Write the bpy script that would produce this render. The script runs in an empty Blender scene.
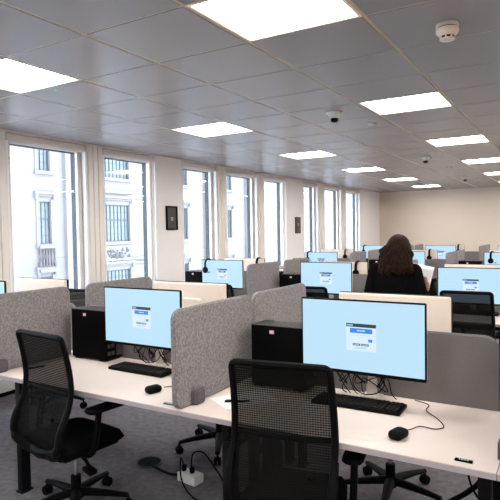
import bpy, bmesh, math, random
from mathutils import Vector, Matrix, Euler
random.seed(7)
S = bpy.context.scene
COL = S.collection
PI = math.pi

# ------------------------------------------------------------------ camera
CAM_H = 1.61
f_px, yaw, pitch, roll = 542.026, 0.5420, 0.0348, -0.0162
cy, sy, cp, sp = math.cos(yaw), math.sin(yaw), math.cos(pitch), math.sin(pitch)
FW = Vector((-sy*cp, cy*cp, -sp)); RT = Vector((cy, sy, 0)); UP = RT.cross(FW)
cr, sr = math.cos(roll), math.sin(roll)
R2 = RT*cr + UP*sr; U2 = UP*cr - RT*sr
cam_data = bpy.data.cameras.new('camera')
cam = bpy.data.objects.new('camera', cam_data); COL.objects.link(cam)
M = Matrix((R2, U2, -FW)).transposed().to_4x4(); M.translation = (0, 0, CAM_H)
cam.matrix_world = M
cam_data.sensor_width = 36; cam_data.lens = f_px/500*36
cam_data.clip_start = .05; cam_data.clip_end = 200
S.camera = cam

# ------------------------------------------------------------------ world, exposure
W = bpy.data.worlds.new('overcast_sky'); S.world = W; W.use_nodes = True
bg = W.node_tree.nodes['Background']
bg.inputs[0].default_value = (.80, .90, 1.0, 1); bg.inputs[1].default_value = 10.0
S.view_settings.view_transform = 'Standard'
S.view_settings.look = 'None'
S.view_settings.exposure = 0.0
S.view_settings.gamma = 1.0
S.view_settings.use_curve_mapping = False
PANEL_POWER = 26.5      # the recessed ceiling light panels
SCREEN_POWER = 1.0

# ------------------------------------------------------------------ materials
def mat(name, col, rough=.5, metal=0., spec=.5, noise=0., nscale=40., bump=0., bscale=200.):
    m = bpy.data.materials.new(name); m.use_nodes = True
    nt = m.node_tree; p = nt.nodes['Principled BSDF']
    p.inputs['Base Color'].default_value = (*col, 1)
    p.inputs['Roughness'].default_value = rough
    p.inputs['Metallic'].default_value = metal
    p.inputs['Specular IOR Level'].default_value = spec
    tc = nt.nodes.new('ShaderNodeTexCoord')
    if noise:
        n = nt.nodes.new('ShaderNodeTexNoise'); n.inputs['Scale'].default_value = nscale
        n.inputs['Detail'].default_value = 4
        nt.links.new(tc.outputs['Object'], n.inputs['Vector'])
        r = nt.nodes.new('ShaderNodeValToRGB')
        r.color_ramp.elements[0].position = .32; r.color_ramp.elements[1].position = .68
        r.color_ramp.elements[0].color = (*[c*(1-noise) for c in col], 1)
        r.color_ramp.elements[1].color = (*[min(1, c*(1+noise)) for c in col], 1)
        nt.links.new(n.outputs['Fac'], r.inputs['Fac'])
        nt.links.new(r.outputs['Color'], p.inputs['Base Color'])
    if bump:
        n2 = nt.nodes.new('ShaderNodeTexNoise'); n2.inputs['Scale'].default_value = bscale
        nt.links.new(tc.outputs['Object'], n2.inputs['Vector'])
        b = nt.nodes.new('ShaderNodeBump'); b.inputs['Strength'].default_value = bump
        b.inputs['Distance'].default_value = .003
        nt.links.new(n2.outputs['Fac'], b.inputs['Height'])
        nt.links.new(b.outputs['Normal'], p.inputs['Normal'])
    return m

def emit(name, col, strength):
    m = bpy.data.materials.new(name); m.use_nodes = True
    nt = m.node_tree; nt.nodes.remove(nt.nodes['Principled BSDF'])
    e = nt.nodes.new('ShaderNodeEmission'); e.inputs[0].default_value = (*col, 1); e.inputs[1].default_value = strength
    nt.links.new(e.outputs[0], nt.nodes['Material Output'].inputs[0])
    return m

def screen_mat(name, col, strength):
    m = bpy.data.materials.new(name); m.use_nodes = True
    nt = m.node_tree; p = nt.nodes['Principled BSDF']
    p.inputs['Base Color'].default_value = (.01, .01, .01, 1); p.inputs['Roughness'].default_value = .5
    p.inputs['Emission Color'].default_value = (*col, 1); p.inputs['Emission Strength'].default_value = strength
    return m

MT = {}
MT['wall'] = mat('wall_paint', (.82, .77, .75), .8, bump=.05)
MT['endwall'] = mat('end_wall_paint', (.64, .545, .455), .8, bump=.05)
MT['whitewall'] = mat('white_lacquer', (.84, .83, .82), .5)
MT['ceil'] = mat('ceiling_tile_metal', (.25, .237, .250), .27, spec=.5, bump=.02, bscale=900)
MT['runner'] = mat('ceiling_runner', (.46, .36, .25), .45)
MT['carpet'] = mat('carpet', (.175, .16, .172), .95, spec=.1, noise=.2, nscale=22, bump=.9, bscale=420)
MT['frame'] = mat('window_frame_lacquer', (.60, .56, .54), .45)
MT['fluted'] = mat('mullion_cladding', (.80, .74, .68), .5)
MT['darkjamb'] = mat('dark_blue_grey_aluminium', (.016, .024, .030), .5, spec=.2)
MT['blind'] = mat('blind_cassette', (.66, .60, .56), .5)
MT['lightframe'] = mat('light_frame', (.86, .76, .62), .4)
MT['panel'] = emit('light_diffuser', (1, .965, .90), PANEL_POWER)
MT['desktop'] = mat('desk_laminate', (.71, .615, .57), .42, spec=.4, noise=.02, nscale=3)
MT['deskedge'] = mat('desk_edge', (.42, .37, .40), .5)
MT['black'] = mat('black_plastic', (.0035, .0035, .004), .55, spec=.06)
MT['blackmetal'] = mat('black_powder_coat', (.004, .004, .0045), .6, spec=.12)
MT['blackfabric'] = mat('black_fabric', (.004, .004, .0045), .9, spec=.05, noise=.3, nscale=120)
MT['pc'] = mat('pc_black', (.003, .003, .0035), .6, spec=.03)
MT['pcgrey'] = mat('pc_vent_grey', (.05, .05, .05), .5)
MT['chrome'] = mat('chrome', (.55, .55, .56), .25, metal=1)
MT['felt'] = mat('grey_felt', (.245, .228, .233), .95, spec=.1, noise=.30, nscale=90, bump=.4, bscale=300)
MT['feltclamp'] = mat('grey_clamp', (.115, .11, .115), .8, spec=.1, noise=.12, nscale=120)
MT['fabricpanel'] = mat('smooth_grey_fabric', (.18, .168, .17), .9, spec=.15, noise=.06, nscale=150)
MT['monback'] = mat('monitor_back_shell', (.80, .69, .61), .45)
MT['silver'] = mat('silver_stand', (.62, .58, .55), .45)
MT['sticker'] = mat('pink_sticker', (.75, .38, .62), .5)
MT['white'] = mat('white_plastic', (.75, .74, .74), .45)
MT['paper'] = mat('paper', (.82, .80, .82), .7)
MT['key'] = mat('keycap', (.008, .008, .009), .5, spec=.2)
MT['teal'] = mat('blue_grey_tag', (.07, .12, .16), .5)
MT['palemark'] = mat('pale_mark', (.55, .55, .52), .5)
MT['brown'] = mat('dark_bronze_plate', (.035, .028, .024), .45)
MT['stone'] = mat('portland_stone', (.166, .156, .159), .85, noise=.05, nscale=.7)
MT['stonedark'] = mat('dark_carving', (.085, .08, .082), .9, noise=.3, nscale=5)  # darker, mottled stone for the carved panel and the balusters
MT['bglass'] = mat('far_window_glass', (.10, .122, .132), .3, spec=.5)
MT['bframe'] = mat('far_window_bars', (.035, .047, .055), .5)
MT['skin'] = mat('skin', (.62, .36, .26), .5)
MT['jacket'] = mat('black_jacket', (.004, .004, .0045), .9, spec=.03, noise=.25, nscale=50)
MT['trouser'] = mat('charcoal_trousers', (.012, .012, .015), .85, spec=.2)
MT['shoe'] = mat('black_leather', (.008, .008, .008), .3)
MT['hair'] = mat('brown_hair', (.021, .0095, .0058), .65, spec=.08, noise=.5, nscale=60)
MT['eye'] = mat('eye', (.7, .7, .7), .2)
MT['iris'] = mat('iris', (.05, .03, .02), .2)
MT['lips'] = mat('lips', (.5, .2, .18), .5)
MT['detector'] = mat('detector_plastic', (.68, .60, .50), .45)
MT['dome'] = mat('dome_plastic', (.52, .50, .49), .45)
MT['hole'] = mat('deep_black', (.003, .003, .003), .7, spec=.03)
MT['street_bounce'] = mat('bounce_paving', (.42, .41, .42), .9)  # unseen street surface, lightened to throw daylight up to the ceiling
MT['led'] = emit('green_led', (.05, .9, .25), 1.0)
MT['rear'] = mat('rear_wall', (.6, .55, .5), .8)
MT['s_bg'] = screen_mat('screen_light_blue', (.50, .765, .95), SCREEN_POWER)
MT['s_card'] = screen_mat('screen_card', (.70, .85, .97), SCREEN_POWER)
MT['s_bar'] = screen_mat('screen_title_bar', (.012, .04, .07), SCREEN_POWER)
MT['s_blue'] = screen_mat('screen_blue', (.03, .25, .80), SCREEN_POWER)
MT['s_dark'] = screen_mat('screen_dark', (.03, .06, .10), SCREEN_POWER)
MT['s_cyan'] = screen_mat('screen_cyan', (.46, .76, .95), SCREEN_POWER)
MT['s_text'] = screen_mat('screen_text', (.45, .66, .93), SCREEN_POWER)

def glass_mat():
    m = bpy.data.materials.new('window_glass'); m.use_nodes = True
    nt = m.node_tree; nt.nodes.remove(nt.nodes['Principled BSDF'])
    t = nt.nodes.new('ShaderNodeBsdfTransparent'); t.inputs[0].default_value = (.93, .95, .97, 1)
    g = nt.nodes.new('ShaderNodeBsdfGlossy'); g.inputs['Roughness'].default_value = .01
    lw = nt.nodes.new('ShaderNodeLayerWeight'); lw.inputs[0].default_value = .5
    pw = nt.nodes.new('ShaderNodeMath'); pw.operation = 'POWER'; pw.inputs[1].default_value = 5
    fr = nt.nodes.new('ShaderNodeMath'); fr.operation = 'MULTIPLY_ADD'; fr.inputs[1].default_value = .6; fr.inputs[2].default_value = .035
    nt.links.new(lw.outputs['Facing'], pw.inputs[0]); nt.links.new(pw.outputs[0], fr.inputs[0])
    mx = nt.nodes.new('ShaderNodeMixShader')
    nt.links.new(fr.outputs[0], mx.inputs[0]); nt.links.new(t.outputs[0], mx.inputs[1]); nt.links.new(g.outputs[0], mx.inputs[2])
    nt.links.new(mx.outputs[0], nt.nodes['Material Output'].inputs[0])
    return m
MT['glass'] = glass_mat()

def mesh_fabric():
    """open weave of a chair back: horizontal threads with gaps one can see through"""
    m = bpy.data.materials.new('open_weave_mesh'); m.use_nodes = True
    nt = m.node_tree; p = nt.nodes['Principled BSDF']
    p.inputs['Base Color'].default_value = (.006, .006, .006, 1); p.inputs['Roughness'].default_value = .9
    p.inputs['Specular IOR Level'].default_value = .05
    tc = nt.nodes.new('ShaderNodeTexCoord'); sx = nt.nodes.new('ShaderNodeSeparateXYZ')
    nt.links.new(tc.outputs['Object'], sx.inputs[0])
    def math_(op, a, b=None, v=None):
        n = nt.nodes.new('ShaderNodeMath'); n.operation = op
        nt.links.new(a, n.inputs[0])
        if b is not None: nt.links.new(b, n.inputs[1])
        if v is not None: n.inputs[1].default_value = v
        return n.outputs[0]
    sz = math_('SINE', math_('MULTIPLY', sx.outputs['Z'], v=2*PI/.0100))
    s2 = math_('SINE', math_('MULTIPLY', sx.outputs['X'], v=2*PI/.011))
    a = math_('ADD', math_('MULTIPLY', sz, v=.055), math_('MULTIPLY', s2, v=.03))
    fac = math_('ADD', a, v=.062)
    n = nt.nodes.new('ShaderNodeMath'); n.operation = 'MAXIMUM'; nt.links.new(fac, n.inputs[0]); n.inputs[1].default_value = 0
    t = nt.nodes.new('ShaderNodeBsdfTransparent'); mx = nt.nodes.new('ShaderNodeMixShader')
    nt.links.new(n.outputs[0], mx.inputs[0]); nt.links.new(p.outputs[0], mx.inputs[1]); nt.links.new(t.outputs[0], mx.inputs[2])
    nt.links.new(mx.outputs[0], nt.nodes['Material Output'].inputs[0])
    return m
MT['mesh'] = mesh_fabric()

# ------------------------------------------------------------------ mesh helpers
def rot_of(r):
    if r is None: return Matrix.Identity(4)
    if isinstance(r, Matrix): return r.to_4x4()
    return Euler(r).to_matrix().to_4x4()

class MB:
    def __init__(s): s.bm = bmesh.new(); s.mats = []
    def mi(s, m):
        if m is None: return 0
        if m not in s.mats: s.mats.append(m)
        return s.mats.index(m)
    def take(s, tb, m, mx=None):
        if mx is not None: bmesh.ops.transform(tb, matrix=mx, verts=tb.verts)
        i = s.mi(m)
        for f in tb.faces: f.material_index = i
        me = bpy.data.meshes.new('tmp'); tb.to_mesh(me); tb.free()
        s.bm.from_mesh(me); bpy.data.meshes.remove(me); return s
    def box(s, c, d, m=None, r=None, bev=0., seg=2):
        tb = bmesh.new(); bmesh.ops.create_cube(tb, size=1)
        bmesh.ops.scale(tb, vec=d, verts=tb.verts)
        if bev: bmesh.ops.bevel(tb, geom=tb.edges[:], offset=bev, segments=seg, affect='EDGES', profile=.5)
        return s.take(tb, m, Matrix.Translation(c) @ rot_of(r))
    def bx(s, x0, x1, y0, y1, z0, z1, m=None, bev=0.):
        return s.box(((x0+x1)/2, (y0+y1)/2, (z0+z1)/2), (x1-x0, y1-y0, z1-z0), m, None, bev)
    def cyl(s, c, r, h, m=None, rot=None, r2=None, seg=24, bev=0.):
        tb = bmesh.new(); bmesh.ops.create_cone(tb, cap_ends=True, segments=seg, radius1=r, radius2=r if r2 is None else r2, depth=h)
        if bev:
            eg = [e for e in tb.edges if any(len(f.verts) > 4 for f in e.link_faces)]
            bmesh.ops.bevel(tb, geom=eg, offset=bev, segments=2, affect='EDGES')
        return s.take(tb, m, Matrix.Translation(c) @ rot_of(rot))
    def ball(s, c, rad, m=None, rot=None, seg=20):
        tb = bmesh.new(); bmesh.ops.create_uvsphere(tb, u_segments=seg, v_segments=seg//2+2, radius=1)
        if not hasattr(rad, '__len__'): rad = (rad,)*3
        bmesh.ops.scale(tb, vec=rad, verts=tb.verts)
        return s.take(tb, m, Matrix.Translation(c) @ rot_of(rot))
    def lathe(s, prof, m=None, mx=None, seg=32):
        tb = bmesh.new(); rings = []
        for (r, z) in prof:
            rings.append([tb.verts.new((r*math.cos(2*PI*k/seg), r*math.sin(2*PI*k/seg), z)) for k in range(seg)])
        for a, b in zip(rings, rings[1:]):
            for k in range(seg): tb.faces.new((a[k], a[(k+1) % seg], b[(k+1) % seg], b[k]))
        tb.faces.new(rings[0][::-1]); tb.faces.new(rings[-1])
        return s.take(tb, m, mx)
    def prism(s, pts, th, m=None, mx=None, bev=0.):
        """2D outline (local x, z) extruded th along local y, centred"""
        tb = bmesh.new()
        a = [tb.verts.new((x, -th/2, z)) for x, z in pts]; b = [tb.verts.new((x, th/2, z)) for x, z in pts]
        n = len(pts)
        f1 = tb.faces.new(a); f2 = tb.faces.new(b[::-1])
        for k in range(n): tb.faces.new((a[k], b[k], b[(k+1) % n], a[(k+1) % n]))
        bmesh.ops.recalc_face_normals(tb, faces=tb.faces)
        if bev:
            eg = list(f1.edges)+list(f2.edges)
            bmesh.ops.bevel(tb, geom=eg, offset=bev, segments=3, affect='EDGES')
        return s.take(tb, m, mx)
    def tube(s, pts, r, m=None, seg=8, closed=False, flat=1., up=None):
        """swept round (or flattened) section; r a number or a list"""
        P = [Vector(p) for p in pts]; n = len(P)
        rr = r if hasattr(r, '__len__') else [r]*n
        tb = bmesh.new(); rings = []; N = None
        for k in range(n):
            if closed: t = P[(k+1) % n]-P[k-1]
            else: t = P[min(k+1, n-1)]-P[max(k-1, 0)]
            t.normalize()
            if up is not None: N = Vector(up)-t*t.dot(Vector(up))
            elif N is None:
                N = Vector((0, 0, 1)) if abs(t.z) < .9 else Vector((1, 0, 0)); N = N-t*t.dot(N)
            else: N = N-t*t.dot(N)
            N.normalize(); B = t.cross(N)
            rings.append([tb.verts.new(P[k]+(N*math.cos(2*PI*j/seg)*flat+B*math.sin(2*PI*j/seg))*rr[k]) for j in range(seg)])
        for k in range(n if closed else n-1):
            a, b = rings[k], rings[(k+1) % n]
            for j in range(seg): tb.faces.new((a[j], a[(j+1) % seg], b[(j+1) % seg], b[j]))
        if not closed: tb.faces.new(rings[0][::-1]); tb.faces.new(rings[-1])
        bmesh.ops.recalc_face_normals(tb, faces=tb.faces)
        return s.take(tb, m)
    def build(s, name, parent=None, m=None, loc=(0, 0, 0), rz=0., smooth=35):
        me = bpy.data.meshes.new(name); s.bm.to_mesh(me); s.bm.free()
        for mm in (s.mats or [m]): me.materials.append(mm)
        if smooth:
            me.shade_smooth(); me.set_sharp_from_angle(angle=math.radians(smooth))
        o = bpy.data.objects.new(name, me); COL.objects.link(o)
        o.location = loc; o.rotation_euler = (0, 0, rz)
        if parent is not None: o.parent = parent
        return o

def tag(o, label=None, cat=None, group=None, kind=None):
    if label: o['label'] = label
    if cat: o['category'] = cat
    if group: o['group'] = group
    if kind: o['kind'] = kind
    return o
def thing(name, loc, rz=0., label=None, cat=None, group=None, kind=None):
    o = bpy.data.objects.new(name, None); COL.objects.link(o); o.empty_display_size = .1
    o.location = loc; o.rotation_euler = (0, 0, rz)
    return tag(o, label, cat, group, kind)
def copy_tree(o, parent=None):
    c = o.copy(); COL.objects.link(c)
    if parent is not None: c.parent = parent
    for ch in list(o.children): copy_tree(ch, c)
    return c
def rrect(w, h, r, seg=6, x0=0., z0=0., corners=(1, 1, 1, 1)):
    """rounded rectangle outline starting lower-left at (x0,z0); corners ll, lr, ur, ul"""
    out = []
    cs = [(x0, z0, PI, corners[0]), (x0+w, z0, 1.5*PI, corners[1]), (x0+w, z0+h, 0, corners[2]), (x0, z0+h, .5*PI, corners[3])]
    for (x, z, a0, on) in cs:
        if not on: out.append((x, z)); continue
        q = r*on if on is not True else r
        cx = x+q if x == x0 else x-q; cz = z+q if z == z0 else z-q
        for k in range(seg+1):
            a = a0+.5*PI*k/seg; out.append((cx+q*math.cos(a), cz+q*math.sin(a)))
    return out
def smooth_path(pts, n=8):
    P = [Vector(p) for p in pts]; out = []
    for i in range(len(P)-1):
        p0, p1, p2, p3 = P[max(i-1, 0)], P[i], P[i+1], P[min(i+2, len(P)-1)]
        for k in range(n):
            t = k/n
            out.append(.5*((2*p1)+(-p0+p2)*t+(2*p0-5*p1+4*p2-p3)*t*t+(-p0+3*p1-3*p2+p3)*t**3))
    out.append(P[-1]); return out

# ------------------------------------------------------------------ the room
XW, XR, YB, YF, ZC = -5.15, 3.2, -3.2, 16.25, 2.716
tag(MB().bx(XW-.6, XR, YB, YF, -.2, 0).build('floor', m=MT['carpet']), kind='structure')
tag(MB().bx(XW-.05, XR+.2, YF, YF+.2, -.2, ZC+.15).build('wall_back', m=MT['endwall']), kind='structure')
tag(MB().bx(XR, XR+.2, YB, YF, -.2, ZC+.15).build('wall_right', m=MT['wall']), kind='structure')
tag(MB().bx(XW-.05, XR+.2, YB-.2, YB, -.2, ZC+.15).build('wall_front', m=MT['rear']), kind='structure')

# windows along the left wall: (start, end) of every opening
OPEN = [(-.60, .50), (.95, 2.00), (2.25, 3.33), (3.60, 4.70), (4.96, 5.98), (6.57, 7.51), (7.78, 8.85), (9.08, 10.05), (10.85, 11.65), (12.0, 13.1), (13.4, 14.5)]
SILL, HEAD = .82, 2.700
w = MB()
w.bx(XW-.14, XW, YB, YF, -.2, SILL)
w.bx(XW-.14, XW, YB, YF, HEAD, ZC+.15)
edges = [YB]+[v for o in OPEN for v in o]+[YF]
fl = MB()
for a, b in zip(edges[0::2], edges[1::2]):
    w.bx(XW-.14, XW, a, b, SILL, HEAD)
    if .4 < b-a < 1.2 and a > 5:
        for q, dd in ((0, .045), (.045, .022)): w.bx(XW-.14, XW-dd, a-.09+q, a-.045+q, SILL, HEAD)
    if b-a < .40:      # slim mullion column: fluted cladding
        n = 3; g = .010; ww = (b-a-.03-g*(n-1))/n
        for k in range(n):
            y0 = a+.015+k*(ww+g)
            fl.bx(XW, XW+.018, y0, y0+ww, SILL, HEAD, MT['fluted'], bev=.003)
tag(w.build('wall_left', m=MT['wall']), kind='structure')
tag(fl.build('trim_1'), kind='structure')
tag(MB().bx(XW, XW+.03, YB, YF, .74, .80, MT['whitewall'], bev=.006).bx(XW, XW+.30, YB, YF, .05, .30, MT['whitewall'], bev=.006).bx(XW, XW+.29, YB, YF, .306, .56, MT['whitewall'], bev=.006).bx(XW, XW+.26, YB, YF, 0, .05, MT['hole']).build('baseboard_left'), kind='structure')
tag(MB().bx(XW, XR, YF-.015, YF, 0, .1, MT['whitewall']).build('baseboard_back'), kind='structure')
tag(MB().bx(XW-.10, XW+.06, YB, YF, SILL-.03, SILL, MT['whitewall'], bev=.006).build('trim_2'), kind='structure')

for k, (a, b) in enumerate(OPEN):
    root = thing('window_%d' % (k+1), (XW, a, SILL), kind='structure')
    wd = b-a; h = HEAD-SILL
    fr = MB(); xi, xo, jw = -.063, -.105, .092
    fr.bx(xo, xi, 0, jw, 0, h).bx(xo, xi, wd-jw, wd, 0, h).bx(xo, xi, jw, wd-jw, 0, .07).bx(xo, xi, jw, wd-jw, h-.10, h)
    # inner bead
    fr.bx(xi, xi+.012, .006, .03, 0, h).bx(xi, xi+.012, wd-.03, wd-.006, 0, h)
    fr.build('window_frame', root, MT['frame'])
    ln = MB().bx(xi, .004, wd-.028, wd-.001, 0, h-.09).bx(xi, .004, .001, .028, 0, h-.09)
    ln.build('reveal_lining', root, MT['whitewall'])
    oj = MB()
    xe = -.175
    oj.bx(xe, xo, 0, jw+.004, 0, h).bx(xe, xo, wd-jw-.004, wd, 0, h).bx(xe, xo, jw, wd-jw, h-.108, h).bx(xe, xo, jw, wd-jw, 0, .05)
    oj.build('outer_jamb', root, MT['darkjamb'])
    MB().bx(xo+.002, xo+.008, jw-.01, wd-jw+.01, .06, h-.09).build('window_pane', root, MT['glass'])
    bl = MB(); bl.bx(-.060, -.004, .012, wd-.012, h-.083, h-.006, bev=.012)
    bl.cyl((-.032, wd/2, h-.088), .008, wd-.1, rot=(PI/2, 0, 0), seg=10)
    bl.build('blind_cassette', root, MT['blind'])

# ceiling of metal tiles on a grid, with the light panels dropped in
X0, DX, Y0, DY = -.950, .70, 2.152, .613
ZT = ZC+.03
light_cells = {}
def is_light(i, j): return (i % 3) == 2 and (j % 4) == 0      # tile i spans X0+i*DX .. +DX
ct = bmesh.new()
def quad(vs, m):
    f = ct.faces.new([ct.verts.new(v) for v in vs]); f.material_index = m
gx, gy = .009, .004
i0, i1 = -6, 6; j0, j1 = -9, 24
for i in range(i0, i1):
    for j in range(j0, j1):
        xa, xb = max(X0+i*DX+gx, XW), min(X0+(i+1)*DX-gx, XR)
        ya, yb = max(Y0+j*DY+gy, YB), min(Y0+(j+1)*DY-gy, YF)
        if xb-xa < .02 or yb-ya < .02: continue
        if is_light(i, j): light_cells[(i, j)] = (xa, xb, ya, yb); continue
        e = .004
        p = [(xa, ya), (xb, ya), (xb, yb), (xa, yb)]
        q = [(xa+e, ya+e), (xb-e, ya+e), (xb-e, yb-e), (xa+e, yb-e)]
        quad([(x, y, ZC) for x, y in q][::-1], 0)
        for k in range(4):
            l = (k+1) % 4
            quad([(*q[k], ZC), (*q[l], ZC), (*p[l], ZC+e), (*p[k], ZC+e)][::-1], 0)
            quad([(*p[k], ZC+e), (*p[l], ZC+e), (*p[l], ZT), (*p[k], ZT)][::-1], 0)
me = bpy.data.meshes.new('ceiling'); ct.to_mesh(me); ct.free(); me.materials.append(MT['ceil'])
tag(bpy.data.objects.new('ceiling', me), kind='structure'); ceil = bpy.data.objects['ceiling']; COL.objects.link(ceil)
rn = MB()
for i in range(i0, i1+1):
    x = X0+i*DX
    if XW < x < XR: rn.bx(x-gx-.001, x+gx+.001, YB, YF, ZC+.002, ZC+.02)
for j in range(j0, j1+1):
    y = Y0+j*DY
    if YB < y < YF: rn.bx(XW, XR, y-gy-.001, y+gy+.001, ZC+.003, ZC+.018)
rn.bx(XW-.4, XR+.2, YB-.2, YF+.2, ZT+.07, ZT+.12)
tag(rn.build('trim_3', m=MT['runner']), kind='structure')

# ------------------------------------------------------------------ ceiling lights
LNAME = {(-1, 0): 'large bright square ceiling light panel right above the nearest desks',
         (-4, 0): 'square ceiling light panel cut by the left edge above nearest windows'}
ordn = ['nearest', 'second', 'third', 'fourth', 'fifth', 'sixth', 'seventh']
proto = None
for (i, j), (xa, xb, ya, yb) in sorted(light_cells.items()):
    wx, wy = DX-2*gx, DY-2*gy
    vis = i in (-4, -1) and j >= 0
    if vis:
        lab = LNAME.get((i, j)) or 'recessed square ceiling light panel, %s of the row %s' % (ordn[j//4], 'along the windows' if i == -4 else 'down the middle of the ceiling')
        grp = 'recessed ceiling light panels'
    else:
        lab = 'recessed square ceiling light panel outside the framed view'; grp = 'ceiling light panels out of view'
    loc = (X0+i*DX+DX/2, Y0+j*DY+DY/2, ZC)
    if proto is None:
        proto = t = thing('ceiling_light', loc, 0)
        f = MB(); b = .022; up = .020
        tb = bmesh.new()
        o_ = [(-wx/2, -wy/2), (wx/2, -wy/2), (wx/2, wy/2), (-wx/2, wy/2)]
        n_ = [(-wx/2+b, -wy/2+b), (wx/2-b, -wy/2+b), (wx/2-b, wy/2-b), (-wx/2+b, wy/2-b)]
        e_ = [(x-math.copysign(.016, x), y-math.copysign(.016, y)) for x, y in o_]
        R_ = [[tb.verts.new((x, y, z)) for x, y in ring] for ring, z in ((o_, .028), (o_, 0), (e_, 0), (n_, up), (n_, .028))]
        for ra, rb in zip(R_, R_[1:]):
            for q in range(4): tb.faces.new((ra[q], ra[(q+1) % 4], rb[(q+1) % 4], rb[q]))
        bmesh.ops.recalc_face_normals(tb, faces=tb.faces)
        f.take(tb, MT['lightframe']).build('light_frame', t, smooth=0)
        MB().box((0, 0, up+.001), (wx-2*b+.002, wy-2*b+.002, .006)).build('diffuser', t, MT['panel'])
    else:
        t = copy_tree(proto); t.location = loc
    tag(t, lab, 'ceiling light', grp)

def ceiling_bits():
    t = thing('smoke_detector', (-.605, 3.12, ZC), 0, 'round cream smoke detector on ceiling above the nearest right-hand desk', 'smoke detector')
    MB().lathe([(.058, 0), (.060, -.012), (.054, -.018)], MT['detector'], seg=40).build('mounting_base', t)
    MB().lathe([(.052, -.018), (.052, -.024)], MT['hole'], seg=40).build('shadow_gap', t)
    MB().lathe([(.058, -.024), (.060, -.032), (.058, -.048), (.046, -.062), (.042, -.066)], MT['detector'], seg=40).build('body', t)
    c = MB().lathe([(.036, -.066), (.036, -.078)], MT['hole'], seg=24)
    for k in range(8):
        a = k*PI/4; c.box((.037*math.cos(a), .037*math.sin(a), -.072), (.006, .008, .014), MT['detector'], (0, 0, a))
    c.lathe([(.041, -.078), (.040, -.084), (.02, -.088)], MT['detector'], seg=30)
    c.build('sensor_chamber', t)
    spots = [((-1.963, 4.85), 'white motion sensor with dark tip on ceiling, nearest of the three'),
             ((-2.016, 8.70), 'white motion sensor with dark tip on ceiling, second of the three'),
             ((-2.087, 12.66), 'white motion sensor with dark tip on ceiling, farthest of the three')]
    p = None
    for (x, y), lab in spots:
        if p is None:
            p = o = thing('ceiling_sensor', (x, y, ZC))
            MB().lathe([(.085, 0), (.085, -.006), (.062, -.022), (.046, -.050), (.036, -.054)], MT['dome'], seg=32).build('housing', o)
            MB().lathe([(.034, -.054), (.036, -.075), (.026, -.088), (.010, -.092)], MT['hole'], seg=24).build('lens', o)
        else:
            o = copy_tree(p); o.location = (x, y, ZC)
        tag(o, lab, 'sensor', 'motion sensors on the ceiling')
    p = None
    for (x, y), lab in [((-1.84, 5.58), 'small flat white sprinkler plate on ceiling, nearest one'), ((-2.0, 10.4), 'small flat white sprinkler plate on ceiling, middle one'), ((-1.95, 13.5), 'small flat white sprinkler plate on ceiling, farthest one')]:
        if p is None:
            p = o = MB().lathe([(.05, 0), (.05, -.008), (.044, -.012)], MT['dome'], seg=28).build('sprinkler_plate', loc=(x, y, ZC))
        else:
            o = p.copy(); COL.objects.link(o); o.location = (x, y, ZC)
        tag(o, lab, 'sprinkler', 'sprinkler plates on the ceiling')
    tag(MB().ball((0, 0, 0), (.008, .008, .005), MT['led'], seg=12).build('indicator_light', loc=(-3.413, 2.83, ZC-.002)), 'tiny green indicator light on ceiling beside the left light panel', 'indicator light')
ceiling_bits()

# ------------------------------------------------------------------ pictures on the window piers
def plaque(name, y0, y1, z0, z1, lab, framed):
    t = thing(name, (XW, (y0+y1)/2, (z0+z1)/2), 0, lab, 'sign' if not framed else 'picture')
    w_, h_ = y1-y0, z1-z0
    if framed:
        f = MB(); b = .022
        for s_ in (-1, 1):
            f.box((.0125, s_*(w_/2-b/2), 0), (.025, b, h_), bev=.003); f.box((.0125, 0, s_*(h_/2-b/2)), (.025, w_-2*b, b), bev=.003)
        f.build('picture_frame', t, MT['black'])
        p = MB().box((.006, 0, 0), (.012, w_-2*b, h_-2*b), MT['brown'])
        for k, ww in enumerate((.05, .06, .045)):
            p.box((.0125, .005, .005-.018*k), (.001, ww, .008), MT['palemark'])
        p.build('picture', t)
    else:
        p = MB().box((.008, 0, 0), (.016, w_, h_), MT['brown'], bev=.004)
        for k in range(3): p.box((.0165, 0, .04-.022*k), (.001, .05, .010), MT['palemark'])
        p.build('plate', t)
plaque('framed_picture', 6.175, 6.43, 1.645, 2.00, 'small black framed dark picture on the nearer window pier', True)
plaque('wall_plaque', 10.43, 10.69, 1.544, 1.897, 'narrow dark bronze plaque on the farther window pier', False)

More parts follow.
